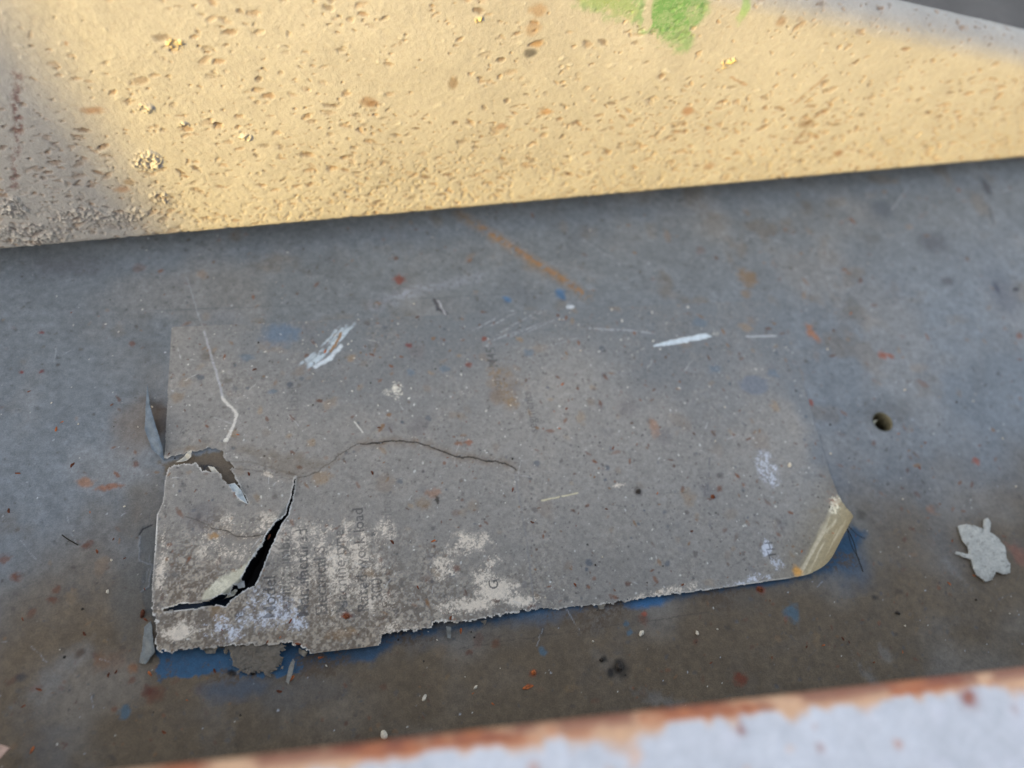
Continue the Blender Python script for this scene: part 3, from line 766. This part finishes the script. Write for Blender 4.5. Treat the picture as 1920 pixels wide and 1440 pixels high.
    P.line([(560, 600), (590, 640)], 8, lin(96, 98, 104), .5, -.05, 2, .45)
    for _ in range(60):
        a = np.array([rng.uniform(320, 1500), rng.uniform(620, 1130)]); th = rng.normal(-.3, .8); l = rng.uniform(8, 40)
        P.line([tuple(a), tuple(a + l * np.array([math.cos(th), math.sin(th)]))], 1.2, [lin(190, 190, 186), lin(84, 80, 76)][rng.integers(2)], .5, 0, 1, .4)
    # hairline tears
    def tear(pts, a=1.0, wd=2.2):
        P.line(pts, wd * 6, lin(112, 94, 74), .35 * a, 0, 2, .3, 1.5)
        P.line(pts, wd, lin(40, 34, 28), .95 * a, -.25, 1.2, 0, .4)
    tear([(556, 898), (590, 888), (622, 866), (640, 852), (665, 836), (690, 829)], .5, 1.5)
    tear([(676, 834), (715, 831), (740, 826), (778, 829), (808, 838), (838, 850), (858, 858), (885, 858), (912, 865), (945, 868), (968, 881)], 1)
    tear([(398, 992), (425, 998), (448, 1012), (480, 1008), (508, 1006)], .7, 2)
    tear([(350, 972), (375, 980), (398, 992)], .4, 1.5)
    tear([(440, 880), (470, 884), (500, 888), (540, 900), (556, 898)], .3, 2)
    P.line([(965, 885), (985, 1000), (1000, 1130)], 3, lin(120, 120, 120), .5, .05, .5, .3)
    P.line([(1330, 860), (1326, 930)], 3, lin(96, 96, 98), .6, -.03, .3, .4)
    P.poly([(312, 850), (425, 835), (560, 905), (560, 890), (620, 870), (520, 850), (430, 825)], lin(112, 100, 84), .45, 3, 2)
    # holes and outline
    C = P.c
    jx = (fbm(S, T, 1.3, 3, 61, .7) - .5); jy = (fbm(S, T, 1.3, 3, 62, .7) - .5)
    edge = 0.3 + 1.7 * sm(1060, 1130, V) * sm(1480, 1100, U)      # torn edge is rougher at the bottom
    d_out = sdf(S + jx * edge, T + jy * edge * 1.3, [C(p) for p in OUT])
    d_gap = sdf(S + jx * 1.6, T + jy * 1.6, [C(p) for p in GAP])
    d_crk = sdf(S + jx * .8, T + jy * .8, [C(p) for p in CRACK])
    d_slt = sdf(S + jx * 1.0, T + jy * 1.0, [C(p) for p in SLIT])
    d_all = np.minimum.reduce([-d_out, d_gap, d_crk, d_slt])
    keep = d_all > 0
    # pale paper core shows along torn edges in the lower left
    zone = np.clip(sm(820, 900, V) * sm(620, 480, U) + sm(1040, 1090, V) * .8, 0, 1)
    zone = zone * (0.35 + .65 * sm(.35, .6, fbm(S, T, 7, 2, 66)))
    P.mix(allw, (zone * (1 - sm(.25, .75, d_all)) * .95).astype(np.float32), lin(206, 202, 192))
    z2 = sm(870, 900, V) * sm(560, 540, U) * (1 - sm(.2, .6, np.abs(d_crk))) * .8
    P.mix(allw, z2.astype(np.float32), lin(200, 200, 196))
    # ---- lift of the sheet above the panel (mm)
    xx, yy = S, T
    def g(p, rx, ry, a=0.0):
        q = C(p); X = xx - q[0]; Y = yy - q[1]; ca, sa = math.cos(a), math.sin(a)
        return np.exp(-((X * ca + Y * sa) / rx) ** 2 - ((-X * sa + Y * ca) / ry) ** 2)
    lift = 0.16 + .26 * sm(700, 900, V)
    bottom = sdf(S, T, [C(p) for p in [(280, 1300), (300, 1227), (420, 1218), (540, 1210), (690, 1235), (730, 1190), (985, 1147), (1486, 1085), (1700, 1060), (1700, 1400), (280, 1400)]])
    bt = np.exp(-(np.clip(bottom, 0, None) / 13.0)) 
    lift += bt * (2.6 * sm(1050, 900, U) + .3 + 0.9 * sm(1100, 1200, U) * sm(1600, 1450, U)) * (.75 + .5 * fbm(S, T, 14, 2, 68))
    lift += g((430, 1080), 16, 12) * 1.6 * sm(0, 1, np.where(U < 540, 1, 0)) * (sm(-6, 6, 0 * S + 6))
    crk_left = sdf(S, T, [C(p) for p in [(556, 895), (545, 940), (505, 1000), (475, 1055), (457, 1090), (415, 1125), (310, 1147), (280, 1147), (280, 870), (470, 870)]])
    lf = sm(1.0, -0.2, crk_left)                                 # 1 on the flap left of the crack
    near = np.exp(-np.clip(-crk_left, 0, None) / 9.0) * lf
    lift += lf * 0.6 + near * 2.0 * g((450, 1080), 24, 20)
    lift += lf * 1.2 * g((318, 900), 12, 18)
    # slight upward kink next to the gap at the top-left
    lift += 1.0 * g((405, 905), 9, 5) + .8 * g((345, 858), 8, 4)
    gx, gy = C((1483, 1090)); hx, hy = C((1574, 925))
    ex, ey = hx - gx, hy - gy; el = math.hypot(ex, ey); ex /= el; ey /= el
    nx_, ny_ = ey, -ex                                          # points to the lower right corner
    dd = (S - gx) * nx_ + (T - gy) * ny_
    Rr = 7.0
    q = np.clip(dd + 1.0, 0, None)
    ang = np.clip(q / Rr, 0, 1.9)
    nd = np.where(dd > -1.0, Rr * np.sin(ang) - 1.0, dd)
    up = np.where(dd > -1.0, Rr * (1 - np.cos(ang)), 0)
    X2 = S + (nd - dd) * nx_; Y2 = T + (nd - dd) * ny_
    fold = sm(-1.0, 1.5, dd)
    P.mix(allw, (fold * .85 * (T < 70)).astype(np.float32), lin(164, 156, 128))
    st = fbm((S * nx_ + T * ny_) * 1.0, (S * ex + T * ey) * .12, 1.1, 3, 77)
    P.mix(allw, (fold * sm(.45, .62, st) * .7 * (T < 70) * sm(9, 5, dd)).astype(np.float32), lin(222, 214, 190))
    P.mix(allw, (sm(-14, 0, dd) * .35 * (T < 60) * sm(.3, .6, big)).astype(np.float32), lin(130, 116, 86))
    P.blob((1492, 1072), 9, lin(206, 152, 76), .9, .4, .5)
    P.patchy((1562, 945), 16, lin(236, 228, 200), .9, 1.2, .6, 1.4)
    P.patchy((1555, 915), 18, lin(140, 84, 52), .7, 1.0, .15, 1.6)
    base = fbm(S, T, 60, 4, 1); base = (base - .5) * .8 + (fbm(S, T, 14, 4, 2) - .5) * .16
    Z = base + lift + P.h + up
    PT = np.stack([X2, Y2, Z], -1) / 1000.0
    m = mat_paint('label_sheet', 0.68, 0.3, grain=2600, grain_amt=0.12, bump=0.00006, mid=700)
    root = thing('torn_label', 'large worn grey label on the steel panel, torn at its left end, with faded lettering', 'label')
    make_mesh('label_sheet', PT, P.col, keep, m, root)
    return root
LAB = label()

# ================================================================== lifted bits of paint and loose things
def interp(u, v, pts):
    """height between the outline's given heights"""
    w = 0; z = 0
    for a, b, c in pts:
        k = 1 / ((u - a) ** 2 + (v - b) ** 2 + 4.0) ** 1.5
        w = w + k; z = z + k * c
    return z / w

def film(name, pts, color, parent=None, step=0.9, thick=0.12, jag=2.0, rough=0.0, edge=None, mat=None, extra=None, cell=7.0, base=0.0):
    """a thin torn piece; outline points are (u, v, height in mm above the panel)"""
    u = np.arange(min(p[0] for p in pts) - 6, max(p[0] for p in pts) + 6, step)
    v = np.arange(min(p[1] for p in pts) - 6, max(p[1] for p in pts) + 6, step)
    U, V = np.meshgrid(u, v[::-1])
    Z = interp(U, V, pts) + base
    sd = rng.random() * 300
    n1 = fbm(U, V, cell, 4, sd, .65) - .5; n2 = fbm(U, V, cell, 4, sd + 40, .65) - .5
    d = sdf(U + n1 * jag * 2, V + n2 * jag * 2, [(a, b) for a, b, c in pts])
    col = np.zeros(U.shape + (3,), np.float32) + color
    g = fbm(U, V, 9, 5, sd + 9, .75)
    col *= (0.7 + 0.6 * g)[..., None]
    if edge is not None:
        e = np.clip(1 + d / 2.2, 0, 1)[..., None] * .8
        col = col * (1 - e) + edge * e
    if rough: Z = Z + (fbm(U, V, 6, 5, sd + 3, .7) - .5) * rough + np.clip(-d / 6, 0, 1) * rough * .5
    if extra: extra(U, V, col, d)
    P = np.zeros(U.shape + (3,))
    dx = (U - 960) / F; dy = (720 - V) / F
    D = Rw[0] * dx[..., None] + Rw[1] * dy[..., None] - Rw[2]
    k = (Z / 1000 - CAM[2]) / D[..., 2]
    P = CAM + D * k[..., None]
    o = make_mesh(name, P, col, d < 0, mat or FILM, parent)
    so = o.modifiers.new('thickness', 'SOLIDIFY'); so.thickness = thick / 1000; so.offset = -1
    return o
FILM = mat_paint('paint_film', 0.6, 0.35, grain=2600, grain_amt=.1, bump=.00005, mid=800)
PANEL = bpy.data.objects['steel_panel']; LABEL = bpy.data.objects['torn_label']
G1 = lin(118, 130, 138); G2 = lin(122, 120, 114)
film('paint_peel', [(276, 716, 1.2), (273, 755, .5), (271, 805, .4), (284, 842, .5), (309, 866, .8), (304, 835, 3.5), (293, 800, 5.0), (282, 762, 4.2)], lin(96, 108, 118), PANEL, .7, .1, .6)
film('paint_peel', [(284, 1163, .5), (288, 1200, 1.6), (291, 1222, 1.8), (273, 1246, 2.2), (260, 1243, .6), (266, 1215, .3), (270, 1175, .3)], lin(112, 116, 114), PANEL, .7, .12, 1.5)
film('paint_peel', [(420, 1206, 2.4), (428, 1238, 1.6), (444, 1256, 1.2), (462, 1262, .9), (486, 1258, 1.0), (505, 1266, 1.0), (523, 1252, 1.6), (532, 1244, 1.8), (526, 1226, 2.4), (536, 1206, 2.6), (480, 1200, 2.6)], lin(104, 96, 84), LABEL, .7, .12, 13, .5, edge=lin(150, 142, 128), cell=9.0)
film('paint_peel', [(549, 1234, 2.5), (553, 1240, 2.0), (549, 1262, 1.5), (541, 1284, 1.2), (535, 1279, 1.0), (541, 1252, 1.4)], lin(128, 126, 118), PANEL, .6, .1, 1.2)
film('paint_peel', [(836, 1173, 2.0), (847, 1176, 2.2), (846, 1198, 1.2), (838, 1196, 1.0)], lin(116, 118, 114), LABEL, .6, .1, 1.0)
for q_ in [[(900, 1164, 1.4), (914, 1162, 1.6), (908, 1172, .8)], [(1120, 1134, 1), (1136, 1132, 1.2), (1132, 1142, .6), (1124, 1143, .5)],
           [(560, 1214, 2.2), (578, 1222, 2.4), (572, 1232, 1.6), (560, 1226, 1.4)], [(380, 1216, 2), (410, 1212, 2.2), (404, 1226, 1.4), (388, 1226, 1.4)]]:
    film('paint_peel', q_, lin(118, 112, 100), LABEL, .6, .1, 2.0, cell=6.0)
film('torn_tongue', [(328, 868, 1.0), (345, 856, 1.4), (352, 846, 3.0), (360, 843, 3.4), (359, 856, 2.6), (350, 864, 1.0)], lin(168, 164, 150), LABEL, .6, .1, 1.0, edge=lin(205, 200, 186))
film('torn_flake', [(427, 908, 1.6), (440, 905, 2.6), (452, 917, 3.0), (466, 947, 1.6), (450, 937, 1.4), (436, 922, 1.4)], lin(150, 162, 168), LABEL, .6, .1, .8, edge=lin(206, 206, 198))
film('torn_flake', [(388, 873, 1.2), (402, 876, 2.0), (413, 889, 2.0), (398, 886, 1.2)], lin(190, 186, 172), LABEL, .6, .1, 1.0)
film('torn_chip', [(443, 1091, 3.4), (458, 1089, 3.6), (460, 1101, 3.4), (446, 1104, 3.2)], lin(138, 140, 138), LABEL, .6, .15, .8)
film('torn_chip', [(412, 1130, 2.6), (440, 1104, 3.0), (446, 1106, 2.6), (440, 1117, 2.0), (422, 1122, 1.8)], lin(150, 148, 134), LABEL, .6, .12, 1.0)

# the crust of filler on the right
def pock(U, V, col, d):
    n = fbm(U, V, 5, 4, 201, .7)
    col[:] = col * (1 - .45 * sm(.62, .75, n))[..., None]
    q = fbm(U, V, 16, 3, 202); col[:] = col * (.88 + .24 * q)[..., None]
o = film('filler_crust', [(1795, 985, .5), (1812, 982, .8), (1830, 985, .9), (1843, 990, 1), (1845, 973, .9), (1853, 970, .9), (1858, 980, 1), (1858, 997, 1.1), (1870, 1008, 1), (1884, 1022, .9), (1888, 1048, .9),
     (1896, 1058, .9), (1894, 1074, .8), (1880, 1078, .9), (1868, 1072, 1), (1860, 1088, .8), (1848, 1091, .8), (1830, 1078, .9), (1822, 1058, 1), (1820, 1048, 1), (1806, 1045, .7), (1790, 1038, .5), (1793, 1034, .5),
     (1806, 1036, .8), (1816, 1038, .9), (1815, 1026, 1), (1803, 1012, .9)], lin(172, 170, 160), None, .8, .5, 2.6, .4, None, None, pock, 12.0, .0)
tag(o, 'pale grey rough crust of filler stuck to the panel below the drilled hole', 'crust')
o = film('paint_chip', [(-30, 1392, 12), (2, 1396, 12), (19, 1402, 12), (8, 1414, 12), (-4, 1428, 12), (-30, 1432, 12)], lin(200, 166, 146), None, .9, .8, 1.0)
tag(o, 'pinkish tan paint chip at the bottom left corner above the dark end of the panel', 'chip')

lab_obj = bpy.data.objects['label_sheet']
from mathutils.bvhtree import BVHTree
def drop(u, v):
    """where a loose thing at this spot lies: on the label if it is there, else on the panel"""
    p = at(u, v, 0.0006)
    for name in ('label_sheet', 'painted_plate'):
        ob = bpy.data.objects[name]
        hit, loc, nrm, _ = ob.ray_cast(Vector((p[0], p[1], 0.05)), Vector((0, 0, -1)))
        if hit and loc.z > -0.002: return loc, nrm
    return Vector((p[0], p[1], 0)), Vector((0, 0, 1))

def chip_mesh(name, seed, rx, ry, rz, rough=.35, flat=False):
    r_ = np.random.default_rng(seed); bm = bmesh.new()
    bmesh.ops.create_icosphere(bm, subdivisions=3, radius=1.0)
    k = r_.normal(0, 1, (7, 3)); ph = r_.uniform(0, 6, 7)
    for vtx in bm.verts:
        c = np.array(vtx.co); n = sum(math.sin(2.2 * (k[i] @ c) + ph[i]) for i in range(7)) / 7
        c = c * (1 + n * rough * 1.6)
        if flat: c[2] = math.copysign(min(abs(c[2]), .5), c[2])
        vtx.co = (c[0] * rx / 1000, c[1] * ry / 1000, (c[2] * rz + rz * .6) / 1000)
    for f in bm.faces: f.smooth = False
    me = bpy.data.meshes.new(name); bm.to_mesh(me); bm.free(); return me

M_RUST = mat_paint('rust_scale', .85, .2, flat=tuple(lin(112, 64, 42)), grain=1500, grain_amt=.3, mid=900)
M_RUST2 = mat_paint('dark_rust', .85, .2, flat=tuple(lin(86, 50, 34)), grain=1500, grain_amt=.3, mid=900)
M_PALE = mat_paint('pale_stone', .8, .3, flat=tuple(lin(206, 196, 176)), grain=1500, grain_amt=.15, mid=900)
M_DARK = mat_paint('dark_crumb', .8, .3, flat=tuple(lin(56, 50, 44)), grain=1500, grain_amt=.3, mid=900)
M_ORNG = mat_paint('orange_rust', .7, .3, flat=tuple(lin(160, 88, 44)), grain=1500, grain_amt=.3, mid=900)
def place(me, name, u, v, rot, scale=1.0, label=None, cat=None, group=None):
    loc, n = drop(u, v)
    o = bpy.data.objects.new(name, me); COL.objects.link(o)
    o.location = loc; o.rotation_mode = 'QUATERNION'
    o.rotation_quaternion = Vector(n).to_track_quat('Z', 'Y') @ Matrix.Rotation(rot, 3, 'Z').to_quaternion()
    o.scale = (scale,) * 3
    return tag(o, label, cat, group)
def one(name, mat, seed, u, v, rx, ry, rz, rot, label, cat, flat=False):
    me = chip_mesh(name, seed, rx, ry, rz, .35, flat); me.materials.append(mat)
    place(me, name, u, v, rot, 1, label, cat)
one('pebble', M_PALE, 1, 720, 1378, 1.35, 1.1, .8, .3, 'round cream pebble just above the near rail, left of centre', 'pebble')
one('pebble', M_PALE, 2, 1203, 1187, 1.3, .7, .5, -.7, 'cream oblong pebble below the label, beside a rust spot', 'pebble')
one('pebble', M_PALE, 3, 1308, 1187, .85, .5, .5, 1.2, 'small white upright grain right of the oblong pebble below the label', 'pebble')
one('pebble', M_PALE, 4, 796, 1309, 1.0, .5, .4, .8, 'tan sliver of stone on the brown lower panel left of centre', 'pebble')
one('pebble', M_PALE, 5, 892, 1288, .8, .4, .4, 1.0, 'thin tan grain right of the tan sliver on the lower panel', 'pebble')
one('pebble', M_PALE, 6, 201, 1109, .6, .4, .4, .6, 'tiny white grain on the blue-grey panel left of the label', 'pebble')
one('rust_scale', M_ORNG, 7, 990, 1287, 1.6, .55, .25, .5, 'bright orange rectangular rust scale on the lower panel', 'rust flake', True)
one('rust_scale', M_ORNG, 8, 1001, 1261, .8, .7, .4, .2, 'orange rust crumb just above the rectangular orange scale', 'rust flake')
one('rust_scale', M_RUST, 9, 1426, 1104, 1.3, .9, .6, .2, 'reddish curled rust chip touching the bottom edge of the label', 'rust flake')
one('rust_scale', M_RUST2, 10, 267, 1150, 1.2, .6, .6, .4, 'dark brown rust crumb beside the lifted left edge of the label', 'rust flake')
one('rust_scale', M_RUST, 11, 1336, 931, .8, .8, .6, 0, 'round reddish rust bead on the right half of the label', 'rust flake')
one('rust_scale', M_RUST, 12, 650, 1157, .9, .8, .4, 0, 'dark red rust bead beside the lettering on the label', 'rust flake')
one('crumb', M_DARK, 13, 1162, 1250, 1.6, 1.1, .9, .4, 'black crumbly clump of dirt on the lower panel', 'dirt')
one('crumb', M_DARK, 14, 1129, 1236, .8, .6, .6, 1, 'small black crumb up and left of the black clump of dirt', 'dirt')
one('crumb', M_DARK, 15, 1684, 1149, .9, .6, .5, -.5, 'black crumb on the panel right of the curled label corner', 'dirt')
one('crumb', M_PALE, 16, 1480, 872, .9, .7, .7, -.5, 'tan conical crumb near the right edge of the label', 'dirt')
one('crumb', M_DARK, 17, 1196, 922, .8, .9, .7, -.5, 'dark seed-like crumb near the middle of the label', 'dirt')

# many small loose bits, each an object of its own
kinds = []
for i in range(4): me = chip_mesh('rust_flake', 30 + i, 1.0, rng.uniform(.35, .6), .22, .5, True); me.materials.append((M_RUST, M_RUST2, M_RUST, M_ORNG)[i]); kinds.append(me)
grits = []
for i in range(3): me = chip_mesh('grit', 40 + i, 1.0, .75, .7, .5); me.materials.append((M_PALE, M_DARK, M_PALE)[i]); grits.append(me)
inside = lambda u, v: (v > 560) and (v < 1420 - .1165 * (u - 330) - 25)
r2 = np.random.default_rng(77)
n = 0
while n < 95:
    u, v = r2.uniform(10, 1910), r2.uniform(560, 1420)
    if not inside(u, v) or r2.random() > .3 + .7 * (v - 560) / 800: continue
    onlab = 320 < u < 1540 and 600 < v < 1205 - .117 * (u - 300)
    place(kinds[r2.integers(4)], 'rust_flake', u, v, r2.uniform(0, 6.3), r2.uniform(.28, .85), 'tiny rust flake lying on the worn label' if onlab else 'tiny rust flake lying on the grey steel panel', 'rust flake',
          'loose rust flakes on the label' if onlab else 'loose rust flakes on the panel'); n += 1
n = 0
while n < 75:
    u, v = r2.uniform(10, 1910), r2.uniform(560, 1420)
    if not inside(u, v): continue
    onlab = 320 < u < 1540 and 600 < v < 1205 - .117 * (u - 300)
    place(grits[r2.integers(3)], 'grit', u, v, r2.uniform(0, 6.3), r2.uniform(.18, .42), 'tiny grain of grit lying on the worn label' if onlab else 'tiny grain of grit lying on the grey steel panel', 'grit',
          'grit on the label' if onlab else 'grit on the panel'); n += 1

# dark fibres caught under the curled corner
M_FIB = mat_paint('fibre', .7, .2, flat=tuple(lin(44, 40, 34)))
def fibre(pts, label, r=.12):
    cu = bpy.data.curves.new('fibre', 'CURVE'); cu.dimensions = '3D'; cu.bevel_depth = r / 1000; cu.bevel_resolution = 2
    sp = cu.splines.new('NURBS'); sp.points.add(len(pts) - 1); sp.order_u = 3; sp.use_endpoint_u = True
    for i, (u, v, z) in enumerate(pts):
        P = at(u, v, z / 1000 + .0004); sp.points[i].co = (*P, 1)
    ob = bpy.data.objects.new('t', cu); COL.objects.link(ob)
    me = bpy.data.meshes.new_from_object(ob.evaluated_get(bpy.context.evaluated_depsgraph_get()))
    bpy.data.objects.remove(ob)
    me.name = 'fibre'
    me.materials.clear()
    o = link('fibre', me, M_FIB)
    tag(o, label, 'fibre')
fibre([(1586, 988, 2), (1600, 1010, 1), (1606, 1040, .5), (1614, 1060, .2), (1618, 1072, .2)], 'longest dark fibre running down from under the curled label corner', .17)
fibre([(1588, 990, 2), (1594, 1015, 1), (1600, 1032, .4), (1612, 1050, .3)], 'thin dark fibre close to the left of the longest fibre')
fibre([(1590, 985, 2), (1602, 998, 1), (1612, 1006, .4), (1622, 1010, .3)], 'short dark fibre pointing right from the curled label corner')
fibre([(116, 1003, 1.2), (128, 1012, .8), (140, 1018, .2), (146, 1022, .2)], 'short dark twig-like fibre on the blue-grey panel far left', .2)
